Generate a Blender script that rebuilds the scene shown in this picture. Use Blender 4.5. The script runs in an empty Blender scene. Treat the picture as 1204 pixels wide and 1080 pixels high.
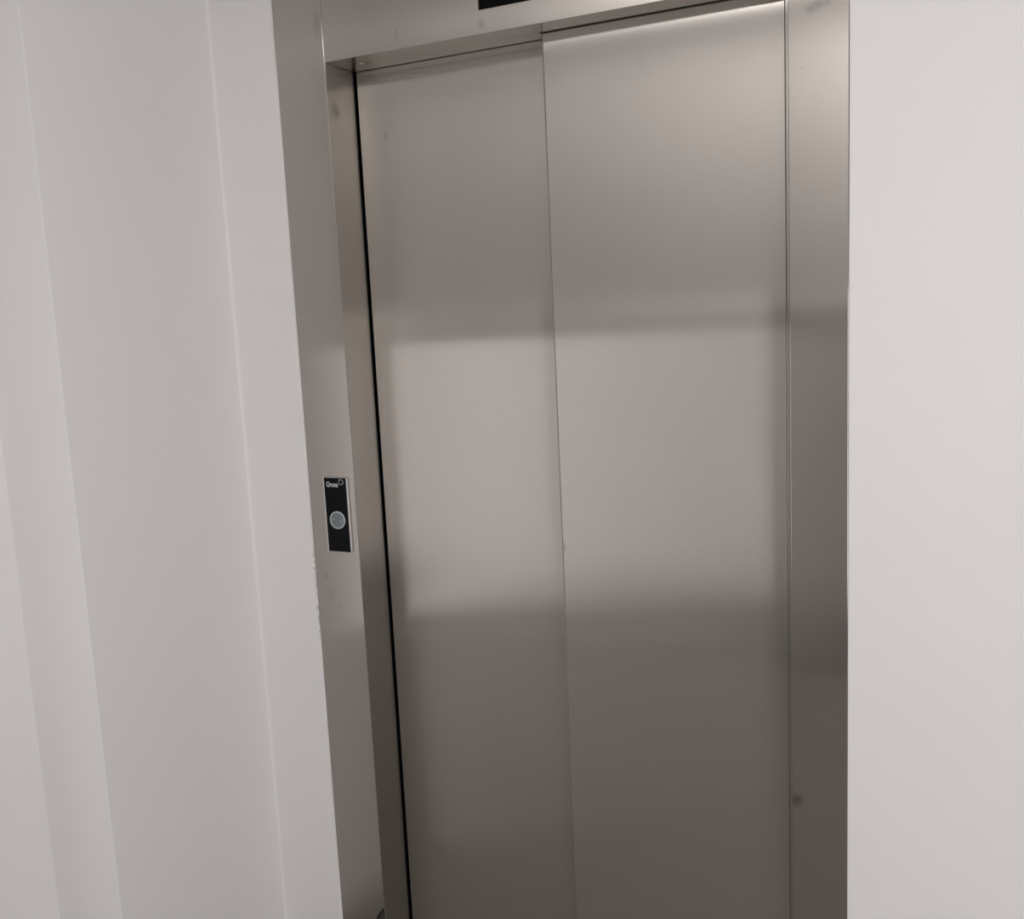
import bpy, bmesh, math, random
from mathutils import Matrix, Vector
random.seed(4)
S = bpy.context.scene
COL = S.collection

# ------------------------------------------------------------------ helpers
def bx(bm, x0, x1, y0, y1, z0, z1):
    v = [bm.verts.new((x, y, z)) for z in (z0, z1) for y in (y0, y1) for x in (x0, x1)]
    for f in ((0, 2, 3, 1), (4, 5, 7, 6), (0, 1, 5, 4), (2, 6, 7, 3), (1, 3, 7, 5), (0, 4, 6, 2)):
        bm.faces.new([v[i] for i in f])

def prism_xz(bm, pts, y0, y1):
    """outline in the wall plane, given thickness along Y"""
    a = [bm.verts.new((x, y0, z)) for x, z in pts]
    b = [bm.verts.new((x, y1, z)) for x, z in pts]
    bm.faces.new(a); bm.faces.new(b[::-1])
    n = len(pts)
    for i in range(n):
        bm.faces.new((a[i], b[i], b[(i + 1) % n], a[(i + 1) % n]))

def ring_xz(bm, cx, cz, prof, n=64, warp=None):
    """lathe about the Y axis: prof = [(radius, y)], closed or ending on the axis"""
    rows = []
    for r, y in prof:
        if r < 1e-7:
            rows.append([bm.verts.new((cx, y, cz))])
        else:
            row = []
            for k in range(n):
                a = 2 * math.pi * k / n
                w = warp(a) if warp else 1.0
                row.append(bm.verts.new((cx + r * w * math.cos(a), y, cz + r * w * math.sin(a))))
            rows.append(row)
    for a, b in zip(rows, rows[1:]):
        for k in range(n):
            k2 = (k + 1) % n
            if len(a) == 1 and len(b) == 1: continue
            if len(a) == 1: bm.faces.new((a[0], b[k], b[k2]))
            elif len(b) == 1: bm.faces.new((a[k], b[0], a[k2]))
            else: bm.faces.new((a[k], b[k], b[k2], a[k2]))

def obj(name, bm, mat, parent=None, bevel=0.0, smooth=False, seg=2):
    bmesh.ops.recalc_face_normals(bm, faces=bm.faces[:])
    me = bpy.data.meshes.new(name); bm.to_mesh(me); bm.free()
    me.materials.append(mat)
    o = bpy.data.objects.new(name, me); COL.objects.link(o)
    if parent: o.parent = parent
    if smooth:
        for p in me.polygons: p.use_smooth = True
    if bevel:
        m = o.modifiers.new('bevel', 'BEVEL'); m.width = bevel; m.segments = seg
        m.limit_method = 'ANGLE'; m.angle_limit = math.radians(40)
    return o

def box(name, b, mat, parent=None, bevel=0.0):
    bm = bmesh.new(); bx(bm, *b); return obj(name, bm, mat, parent, bevel)

def struct(o): o['kind'] = 'structure'; return o

def thing(name, label, cat):
    o = bpy.data.objects.new(name, None); COL.objects.link(o)
    o['label'] = label; o['category'] = cat; return o

# ------------------------------------------------------------------ materials
def new_mat(name):
    m = bpy.data.materials.new(name); m.use_nodes = True
    nt = m.node_tree; return m, nt, nt.nodes['Principled BSDF']

def N(nt, t, **kw):
    n = nt.nodes.new(t)
    for k, v in kw.items(): setattr(n, k, v)
    return n

def math_n(nt, op, a, b=None):
    n = N(nt, 'ShaderNodeMath', operation=op)
    for i, v in enumerate((a, b)):
        if v is None: continue
        if isinstance(v, (int, float)): n.inputs[i].default_value = v
        else: nt.links.new(v, n.inputs[i])
    return n.outputs[0]

def plain(name, col, rough=.5, metal=0.0, spec=.5):
    m, nt, p = new_mat(name)
    p.inputs['Base Color'].default_value = (*col, 1)
    p.inputs['Roughness'].default_value = rough
    p.inputs['Metallic'].default_value = metal
    p.inputs['Specular IOR Level'].default_value = spec
    return m

def steel(name, col, rough=.25, aniso=.8, spots=(), grain=.014, haze=.25):
    """vertically brushed stainless steel; spots = dirt marks ((x,y,z),(rx,ry,rz),strength)"""
    m, nt, p = new_mat(name)
    L = nt.links.new
    nt.nodes.remove(p)
    geo = N(nt, 'ShaderNodeNewGeometry')
    # tangent across the grain = horizontal direction lying in the sheet
    cr = N(nt, 'ShaderNodeVectorMath', operation='CROSS_PRODUCT')
    L(geo.outputs['True Normal'], cr.inputs[0]); cr.inputs[1].default_value = (0.0, 0.02, 1)
    nm = N(nt, 'ShaderNodeVectorMath', operation='NORMALIZE'); L(cr.outputs[0], nm.inputs[0])
    g1 = N(nt, 'ShaderNodeBsdfAnisotropic'); g2 = N(nt, 'ShaderNodeBsdfAnisotropic')
    for g, an in ((g1, -aniso), (g2, -.35)):
        L(nm.outputs[0], g.inputs['Tangent']); g.inputs['Anisotropy'].default_value = an
    g2.inputs['Roughness'].default_value = .5
    mixs = N(nt, 'ShaderNodeMixShader'); mixs.inputs[0].default_value = haze
    L(g1.outputs[0], mixs.inputs[1]); L(g2.outputs[0], mixs.inputs[2])
    L(mixs.outputs[0], nt.nodes['Material Output'].inputs['Surface'])
    # brushing streaks
    mp = N(nt, 'ShaderNodeMapping'); L(geo.outputs['Position'], mp.inputs['Vector'])
    mp.inputs['Scale'].default_value = (900, 900, 6)
    no = N(nt, 'ShaderNodeTexNoise'); no.inputs['Scale'].default_value = 1; no.inputs['Detail'].default_value = 2
    L(mp.outputs[0], no.inputs['Vector'])
    # broad handling marks
    n2 = N(nt, 'ShaderNodeTexNoise'); n2.inputs['Scale'].default_value = 5; n2.inputs['Detail'].default_value = 4
    L(geo.outputs['Position'], n2.inputs['Vector'])
    st = math_n(nt, 'MULTIPLY', math_n(nt, 'SUBTRACT', no.outputs['Fac'], .5), grain)
    cl = math_n(nt, 'MULTIPLY', math_n(nt, 'SUBTRACT', n2.outputs['Fac'], .5), .05)
    val = math_n(nt, 'ADD', math_n(nt, 'ADD', st, cl), 1.0)
    # marks
    n3 = N(nt, 'ShaderNodeTexNoise'); n3.inputs['Scale'].default_value = 55; n3.inputs['Detail'].default_value = 3
    L(geo.outputs['Position'], n3.inputs['Vector'])
    wob = math_n(nt, 'MULTIPLY', math_n(nt, 'SUBTRACT', n3.outputs['Fac'], .5), 1.3)
    dirt = None
    for c, r, s in spots:
        sb = N(nt, 'ShaderNodeVectorMath', operation='SUBTRACT'); L(geo.outputs['Position'], sb.inputs[0]); sb.inputs[1].default_value = c
        dv = N(nt, 'ShaderNodeVectorMath', operation='DIVIDE'); L(sb.outputs[0], dv.inputs[0]); dv.inputs[1].default_value = r
        ln = N(nt, 'ShaderNodeVectorMath', operation='LENGTH'); L(dv.outputs[0], ln.inputs[0])
        mr = N(nt, 'ShaderNodeMapRange'); mr.clamp = True
        L(math_n(nt, 'ADD', ln.outputs['Value'], wob), mr.inputs['Value'])
        mr.inputs['From Min'].default_value = .35; mr.inputs['From Max'].default_value = 1.1
        mr.inputs['To Min'].default_value = min(.4, s * 1.5); mr.inputs['To Max'].default_value = 0
        dirt = mr.outputs[0] if dirt is None else math_n(nt, 'MAXIMUM', dirt, mr.outputs[0])
    if dirt is not None:
        val = math_n(nt, 'MULTIPLY', val, math_n(nt, 'SUBTRACT', 1.0, dirt))
    mx = N(nt, 'ShaderNodeVectorMath', operation='SCALE'); mx.inputs[0].default_value = col
    L(val, mx.inputs['Scale']); L(mx.outputs[0], g1.inputs['Color']); L(mx.outputs[0], g2.inputs['Color'])
    rg = math_n(nt, 'ADD', math_n(nt, 'MULTIPLY', math_n(nt, 'SUBTRACT', n2.outputs['Fac'], .5), .02), rough)
    L(rg, g1.inputs['Roughness'])
    return m

def paint(name, col, rough=.55, bump=.12):
    m, nt, p = new_mat(name); L = nt.links.new
    geo = N(nt, 'ShaderNodeNewGeometry')
    a = N(nt, 'ShaderNodeTexNoise'); a.inputs['Scale'].default_value = 1.6; a.inputs['Detail'].default_value = 3
    b = N(nt, 'ShaderNodeTexNoise'); b.inputs['Scale'].default_value = 160; b.inputs['Detail'].default_value = 2
    for n in (a, b): L(geo.outputs['Position'], n.inputs['Vector'])
    v = math_n(nt, 'ADD', math_n(nt, 'MULTIPLY', math_n(nt, 'SUBTRACT', a.outputs['Fac'], .5), .05), 1.0)
    mx = N(nt, 'ShaderNodeVectorMath', operation='SCALE'); mx.inputs[0].default_value = col
    L(v, mx.inputs['Scale']); L(mx.outputs[0], p.inputs['Base Color'])
    p.inputs['Roughness'].default_value = rough
    bp = N(nt, 'ShaderNodeBump'); bp.inputs['Strength'].default_value = bump; bp.inputs['Distance'].default_value = .001
    L(b.outputs['Fac'], bp.inputs['Height']); L(bp.outputs[0], p.inputs['Normal'])
    return m

E0 = 1.78                       # eye height above the floor
ZB = E0 + .6043                  # underside of the header
XR, XO, XL = 1.0523, 1.163, -.1384
DL, DR = .1206, .0707            # how far each door sits behind the frame face
HT = E0 + .79                        # top of the frame

# unproject marks seen on the steel: pixel -> point on plane Y
CR = Vector((0.90682453, 0.41889208, -0.04689016)); CU = Vector((-0.01857302, 0.15084531, 0.98838289))
CF = Vector((-0.42109893, 0.89541896, -0.14457032)); CAM = Vector((1.3744, -2.0, E0)); FPX = 1151.5641
def at(px, py, Y=0.0):
    d = CR * ((px - 602) / FPX) + CU * ((540 - py) / FPX) + CF
    return CAM + d * ((Y - CAM.y) / d.y)
def spot(px, py, rx, rz, s, Y=0.0):
    c = at(px, py, Y); k = 1 / 560.0
    return (tuple(c), (rx * k, .03, rz * k), s)

STEEL = (.575, .543, .508)
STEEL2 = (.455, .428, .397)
frame_spots = [spot(372, 28, 7, 24, .10), spot(466, 41, 3, 9, .12), spot(566, 28, 5, 6, .13), spot(953, 11, 7, 6, .16), spot(962, 5, 8, 6, .16), spot(972, 0, 8, 6, .14), spot(983, -6, 8, 6, .12),
               spot(935, 940, 11, 10, .33), spot(384, 677, 4, 5, .10), spot(399, 711, 3, 5, .08), spot(389, 698, 8, 9, .05),
               spot(943, 81, 2, 2, .2), spot(330, 160, 4, 5, .05),
               ((0.0, .03, E0 + .50), (.02, .02, .025), .2)]
door_spots = [spot(454, 160, 4, 8, .14, DL), spot(424, 236, 5, 8, .10, DL), spot(456, 233, 3, 4, .06, DL),
              spot(466, 562, 2, 7, .08, DL), spot(663, 643, 4.5, 7, .16, DR), spot(672, 742, 3, 3, .12, DR),
              spot(674, 980, 3, 10, .07, DR), spot(690, 1046, 12, 3, .05, DR)]
M_DOOR = steel('brushed_steel_door', STEEL, .20, .85, door_spots)
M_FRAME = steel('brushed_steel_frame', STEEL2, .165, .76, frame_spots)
M_SOFFIT = steel('plain_steel', (.50, .485, .45), .22, .3)
M_WALL = paint('white_wall_paint', (.81, .797, .803))
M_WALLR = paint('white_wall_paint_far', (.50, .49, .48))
M_CEIL = paint('ceiling_white', (.80, .79, .77))
M_FLOOR = paint('floor_vinyl_grey', (.21, .195, .18), .45)
M_STRIP = plain('reflection_strip_dark', (.15, .14, .13), .5)
M_FIGURE = plain('figure_standin_dark', (.05, .047, .043), .6)
M_DARK = plain('shaft_dark', (.012, .011, .010), .9)
M_CORE = plain('galvanised_core', (.05, .044, .04), .55)
M_SILL = plain('worn_sill', (.25, .235, .22), .45, .8)
M_SEAMSHADE = plain('seam_shade_dark', (.19, .175, .16), .5)
M_GAP = plain('gap_dark', (.05, .048, .045), .7)
M_ALU = plain('satin_aluminium', (.72, .71, .70), .35, 1.0)
M_BLACK = plain('black_acrylic', (.004, .004, .0045), .15, 0, .12)
M_SCREEN = plain('display_glass', (.003, .003, .003), .15, 0, .12)
M_BTN = plain('button_grey', (.15, .185, .195), .4)
M_RING = plain('button_ring', (.50, .53, .55), .4)
M_PRINT = plain('print_white', (.62, .65, .64), .6)
M_PRINT2 = plain('print_grey', (.19, .21, .21), .6)
M_SCREW = plain('zinc_screw', (.65, .62, .55), .3, 1.0)

# ------------------------------------------------------------------ setting
CH = 3.12; YF = -2.76; XA, XB = -4.0, 4.2
struct(box('floor', (XA, XB, YF - .2, .0, -.1, 0), M_FLOOR))
struct(box('ceiling', (XA, XB, YF - .2, .3, CH, CH + .1), M_CEIL))
# stepped left wall, plastered up to (and a little over) the steel frame
bm = bmesh.new()
zs = [0.0]
z = .02
while z < CH - .02:
    rough_zone = (E0 - .83 < z < E0 - .55)
    zs.append(z); z += .006 if rough_zone else .05
zs.append(CH)
rows = []
for z in zs:
    e = XL + .0009 * math.sin(z * 9.1) + .0004 * math.sin(z * 41)
    if E0 - .80 < z < E0 - .58: e += random.choice((-.003, -.0015, 0, .0015, .003)) * .8
    foot = [(e, .14), (e, .002), (e - .003, -.004), (-.322, -.004), (-.3255, -.0055), (-.3285, -.009), (-.329, -.014),
            (-.329, -.5495), (-.3295, -.5505), (-.3305, -.551), (-.5325, -.551), (-.5325, -.764), (-.534, -.7685), (-.5385, -.770),
            (XA, -.77), (XA, .14)]
    rows.append([bm.verts.new((x, y, z)) for x, y in foot])
n = len(rows[0])
for a, b in zip(rows, rows[1:]):
    for k in range(n):
        bm.faces.new((a[k], a[(k + 1) % n], b[(k + 1) % n], b[k]))
bm.faces.new(rows[0]); bm.faces.new(rows[-1])
struct(obj('wall_left', bm, M_WALL))
struct(box('wall_back', (XO + .0007, XB, .001, .14, 0, CH), M_WALL))
struct(box('wall_back_upper', (XL, XO + .0007, .001, .14, HT, CH), M_WALL))
# corridor wall behind the photographer: white below, greyer above; dark strip and panel added for reflections
struct(box('wall_front', (XA, XB, YF - .15, YF, 0, E0 - .13), M_WALL))
struct(box('wall_front_upper', (XA, XB, YF - .15, YF, E0 - .03, CH), M_WALLR))
struct(box('wall_front_band', (XA, .35, YF - .15, YF, E0 - .13, E0 - .03), M_WALLR))
struct(box('reflection_strip', (.35, XB, YF - .15, YF + .02, E0 - .13, E0 - .03), M_STRIP))  # dark strip added only to be reflected as a band in the doors
struct(box('figure_standin', (.66, 2.45, YF - .01, YF + .03, .0, E0 - .13), M_FIGURE))  # added dark panel, stands in for the reflected figure behind the camera
struct(box('wall_right', (XB, XB + .1, YF, .14, 0, CH), M_WALL))
struct(box('wall_end', (XA - .1, XA, YF, .14, 0, CH), M_WALL))
# lift shaft behind the doors
bm = bmesh.new()
bx(bm, -.3, 1.6, .60, .64, -.1, 2.7); bx(bm, -.34, -.3, .14, .64, -.1, 2.7); bx(bm, 1.6, 1.64, .14, .64, -.1, 2.7)
bx(bm, -.34, 1.64, .14, .64, 2.7, 2.74); bx(bm, -.34, 1.64, .14, .64, -.14, -.1)
struct(obj('wall_shaft', bm, M_DARK))

# ------------------------------------------------------------------ elevator door frame
fr = thing('elevator', 'closed brushed steel elevator entrance with two sliding doors between white walls', 'elevator')
# left jamb: folded sheet, its foot clipped at the inner corner
bm = bmesh.new()
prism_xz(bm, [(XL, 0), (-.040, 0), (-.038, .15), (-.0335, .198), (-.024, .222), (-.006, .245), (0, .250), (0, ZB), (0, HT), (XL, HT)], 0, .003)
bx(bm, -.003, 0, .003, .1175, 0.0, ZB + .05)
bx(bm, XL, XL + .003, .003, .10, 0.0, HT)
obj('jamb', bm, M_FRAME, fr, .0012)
box('jamb_core', (XL + .004, -.004, .010, .108, 0.0, HT - .01), M_CORE, fr)
# right jamb: face plate with a narrow return lip
bm = bmesh.new()
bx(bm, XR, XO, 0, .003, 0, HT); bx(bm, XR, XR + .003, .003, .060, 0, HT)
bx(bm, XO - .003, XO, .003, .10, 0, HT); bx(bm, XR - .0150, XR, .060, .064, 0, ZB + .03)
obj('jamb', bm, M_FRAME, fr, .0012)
box('gap_strip', (XR - .0172, XR - .0152, .0655, .0706, 0.004, ZB - .001), M_GAP, fr)  # added dark strip that draws the gap line between lip and door
# header with its underside
bm = bmesh.new()
X0 = .0012; X1 = XR - .0012
hx0, hx1, hz0, hz1 = .4045, .6480, E0 + .6526, E0 + .770       # cut-out of the floor display
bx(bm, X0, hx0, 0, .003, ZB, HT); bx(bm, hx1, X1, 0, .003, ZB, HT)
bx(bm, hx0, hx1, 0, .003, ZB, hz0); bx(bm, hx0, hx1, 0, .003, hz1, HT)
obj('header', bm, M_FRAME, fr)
bm = bmesh.new(); bx(bm, X0, X1, .003, .0630, ZB, ZB + .003)
obj('header_soffit', bm, M_SOFFIT, fr)
bm = bmesh.new(); bx(bm, .004, .515, .0662, .1160, ZB + .0005, ZB + .003)
obj('track_cover', bm, M_SOFFIT, fr)
bm = bmesh.new()
bmesh.ops.create_uvsphere(bm, u_segments=20, v_segments=10, radius=.0052, matrix=Matrix.Translation((.066, .056, ZB - .0008)) @ Matrix.Diagonal((1, 1, .6, 1)))
bx(bm, .0620, .0700, .0555, .0565, ZB - .0036, ZB - .0030)
obj('screw', bm, M_SCREW, fr, smooth=True)
bm = bmesh.new(); bx(bm, -.002, XR, .004, .19, -.02, .004)
for k in range(4): bx(bm, .0, XR - .002, .012 + .012 * k, .017 + .012 * k, .004, .0052)
obj('door_sill', bm, M_SILL, fr)

# ------------------------------------------------------------------ door panels
def door(x0, x1, y, th, label):
    bm = bmesh.new()
    bx(bm, x0, x1, y, y + th, .0045, ZB + .06)
    o = obj('sliding_door', bm, M_DOOR, fr, .0015)
    o['label'] = label
    return o
door(.0065, .60, DL, .03, 'door panel set further back, beside the call panel jamb')
front = door(.5215, XR + .05, DR, .032, 'door panel standing forward and overlapping its neighbour')

es = box('seam_shade', (.5193, .5214, DR + .0015, DR + .028, .0045, ZB + .05), M_SEAMSHADE, front)  # added dark strip, stands in for the shaded gap where the doors overlap

# ------------------------------------------------------------------ call panel
cp = thing('call_panel', 'slim black elevator call panel with one round grey button on the steel jamb', 'call panel')
YP = -.0065
A_ = at(380.4, 561.3, YP); B_ = at(414.2, 649.3, YP)
px0, px1, pz0, pz1 = A_.x - .0035, B_.x, B_.z, A_.z
cp.location = ((px0 + px1) / 2, 0, pz0)
off = Vector(cp.location)
def cpart(name, bm, mat, parent=None, **k):
    bmesh.ops.translate(bm, verts=bm.verts[:], vec=-off)
    return obj(name, bm, mat, parent or cp, **k)
bm = bmesh.new(); bx(bm, px0, px1, -.0055, .0, pz0 - .0005, pz1 + .0005); cpart('backplate', bm, M_ALU, bevel=.0008)
bm = bmesh.new(); bx(bm, px0 + .0035, px1 - .0048, YP, -.0055, pz0, pz1); cpart('black_face', bm, M_BLACK, bevel=.0004)
bc = at(396.6, 611.4, YP - .003); bcx, bcz = bc.x, bc.z
yf = YP
bm = bmesh.new()
ring_xz(bm, bcx, bcz, [(.0191, yf), (.0191, yf - .0022), (.0181, yf - .0030), (0, yf - .0030)])
btn = cpart('call_button', bm, M_BTN); btn['label'] = 'round grey call button with pale ring'
bm = bmesh.new()
ring_xz(bm, bcx, bcz, [(.0193, yf), (.0193, yf - .0030), (.0201, yf - .0036), (.0218, yf - .0036), (.0224, yf - .0030), (.0224, yf)])
r_ = cpart('button_ring', bm, M_RING, btn)
bm = bmesh.new()
for sx in (-1, 1):
    for (dx, dz, h) in ((.0145, .000, .0022), (.0100, -.003 * sx, .0026)):
        bx(bm, bcx + sx * dx - .0006, bcx + sx * dx + .0006, yf - .0034, yf - .0030, bcz + dz - h, bcz + dz + h)
cpart('button_mark', bm, M_RING, btn)
# printed name and ring emblem at the top of the panel
cu = bpy.data.curves.new('logo_text', 'FONT'); cu.body = 'Orona'; cu.size = .0158; cu.extrude = .0001; cu.align_x = 'LEFT'; cu.offset = .0003
to = bpy.data.objects.new('logo_text_curve', cu); COL.objects.link(to)
dg = bpy.context.evaluated_depsgraph_get()
me = bpy.data.meshes.new_from_object(to.evaluated_get(dg))
bpy.data.objects.remove(to); bpy.data.curves.remove(cu)
w = max(v.co.x for v in me.vertices) - min(v.co.x for v in me.vertices)
k = .0345 / w
tp = at(383.8, 571.9, YP)
me.transform(Matrix.Translation((tp.x, YP - .00015, tp.z)) @ Matrix.Rotation(math.pi / 2, 4, 'X') @ Matrix.Diagonal((k, 1.12, 1, 1)))
me.transform(Matrix.Translation(-off))
me.materials.clear(); me.materials.append(M_PRINT)
lo = bpy.data.objects.new('logo_text', me); COL.objects.link(lo); lo.parent = cp
ep = at(400.6, 566.6, YP)
bm = bmesh.new()
ring_xz(bm, ep.x, ep.z, [(.0050, yf), (.0050, yf - .00025), (.0080, yf - .00025), (.0080, yf)], 40,
        warp=lambda a: 1 + .07 * math.cos(3 * a + .6))
cpart('logo_ring', bm, M_PRINT2)

# ------------------------------------------------------------------ floor display in the header
fd = thing('floor_display', 'dark blank floor indicator window set in the steel header above the doors', 'display')
fd.location = ((hx0 + hx1) / 2, .0, hz0)
o2 = Vector(fd.location)
def fpart(name, bm, mat, **k):
    bmesh.ops.translate(bm, verts=bm.verts[:], vec=-o2); return obj(name, bm, mat, fd, **k)
bm = bmesh.new(); bx(bm, hx0 + .001, hx1 - .001, .0035, .006, hz0 + .001, hz1 - .001); fpart('screen', bm, M_SCREEN)
bm = bmesh.new(); bx(bm, hx0 - .004, hx1 + .004, .006, .040, hz0 - .004, hz1 + .004); fpart('housing', bm, M_DARK)

# ------------------------------------------------------------------ light
def area(name, loc, rot, sx, sy, power, col):
    l = bpy.data.lights.new(name, 'AREA'); l.shape = 'RECTANGLE'; l.size = sx; l.size_y = sy; l.energy = power; l.color = col
    o = bpy.data.objects.new(name, l); COL.objects.link(o); o.location = loc; o.rotation_euler = rot; return o
area('ceiling_lamp', (1.3, -2.28, CH - .02), (0, 0, 0), .6, .45, 29, (1, .975, .968))
area('front_fill', (-2.4, YF + .03, .86), (math.radians(90), 0, 0), 2.9, 1.58, 12.5, (1, .98, .98))  # added fill for the left wall, also brightens the reflected band
area('front_fill', (3.4, YF + .03, 1.0), (math.radians(90), 0, 0), 1.5, 1.7, 20, (1, .98, .98))  # added unseen fill that lifts the lower part of the right wall
w = bpy.data.worlds.new('World'); S.world = w; w.use_nodes = True
w.node_tree.nodes['Background'].inputs[0].default_value = (.9, .95, 1, 1)
w.node_tree.nodes['Background'].inputs[1].default_value = .3

# ------------------------------------------------------------------ camera
cam = bpy.data.cameras.new('camera'); co = bpy.data.objects.new('camera', cam); COL.objects.link(co)
cam.sensor_width = 36; cam.sensor_fit = 'HORIZONTAL'; cam.lens = FPX * 36 / 1204; cam.clip_start = .02
m = Matrix.Identity(4)
for i, v in enumerate((CR, CU, -CF)):
    for j in range(3): m[j][i] = v[j]
m.translation = CAM
co.matrix_world = m
S.camera = co
S.view_settings.view_transform = 'Standard'; S.view_settings.look = 'None'
S.view_settings.gamma = 1; S.view_settings.use_curve_mapping = False
S.view_settings.exposure = 0.54
S.cycles.max_bounces = 14; S.cycles.diffuse_bounces = 8; S.cycles.glossy_bounces = 8
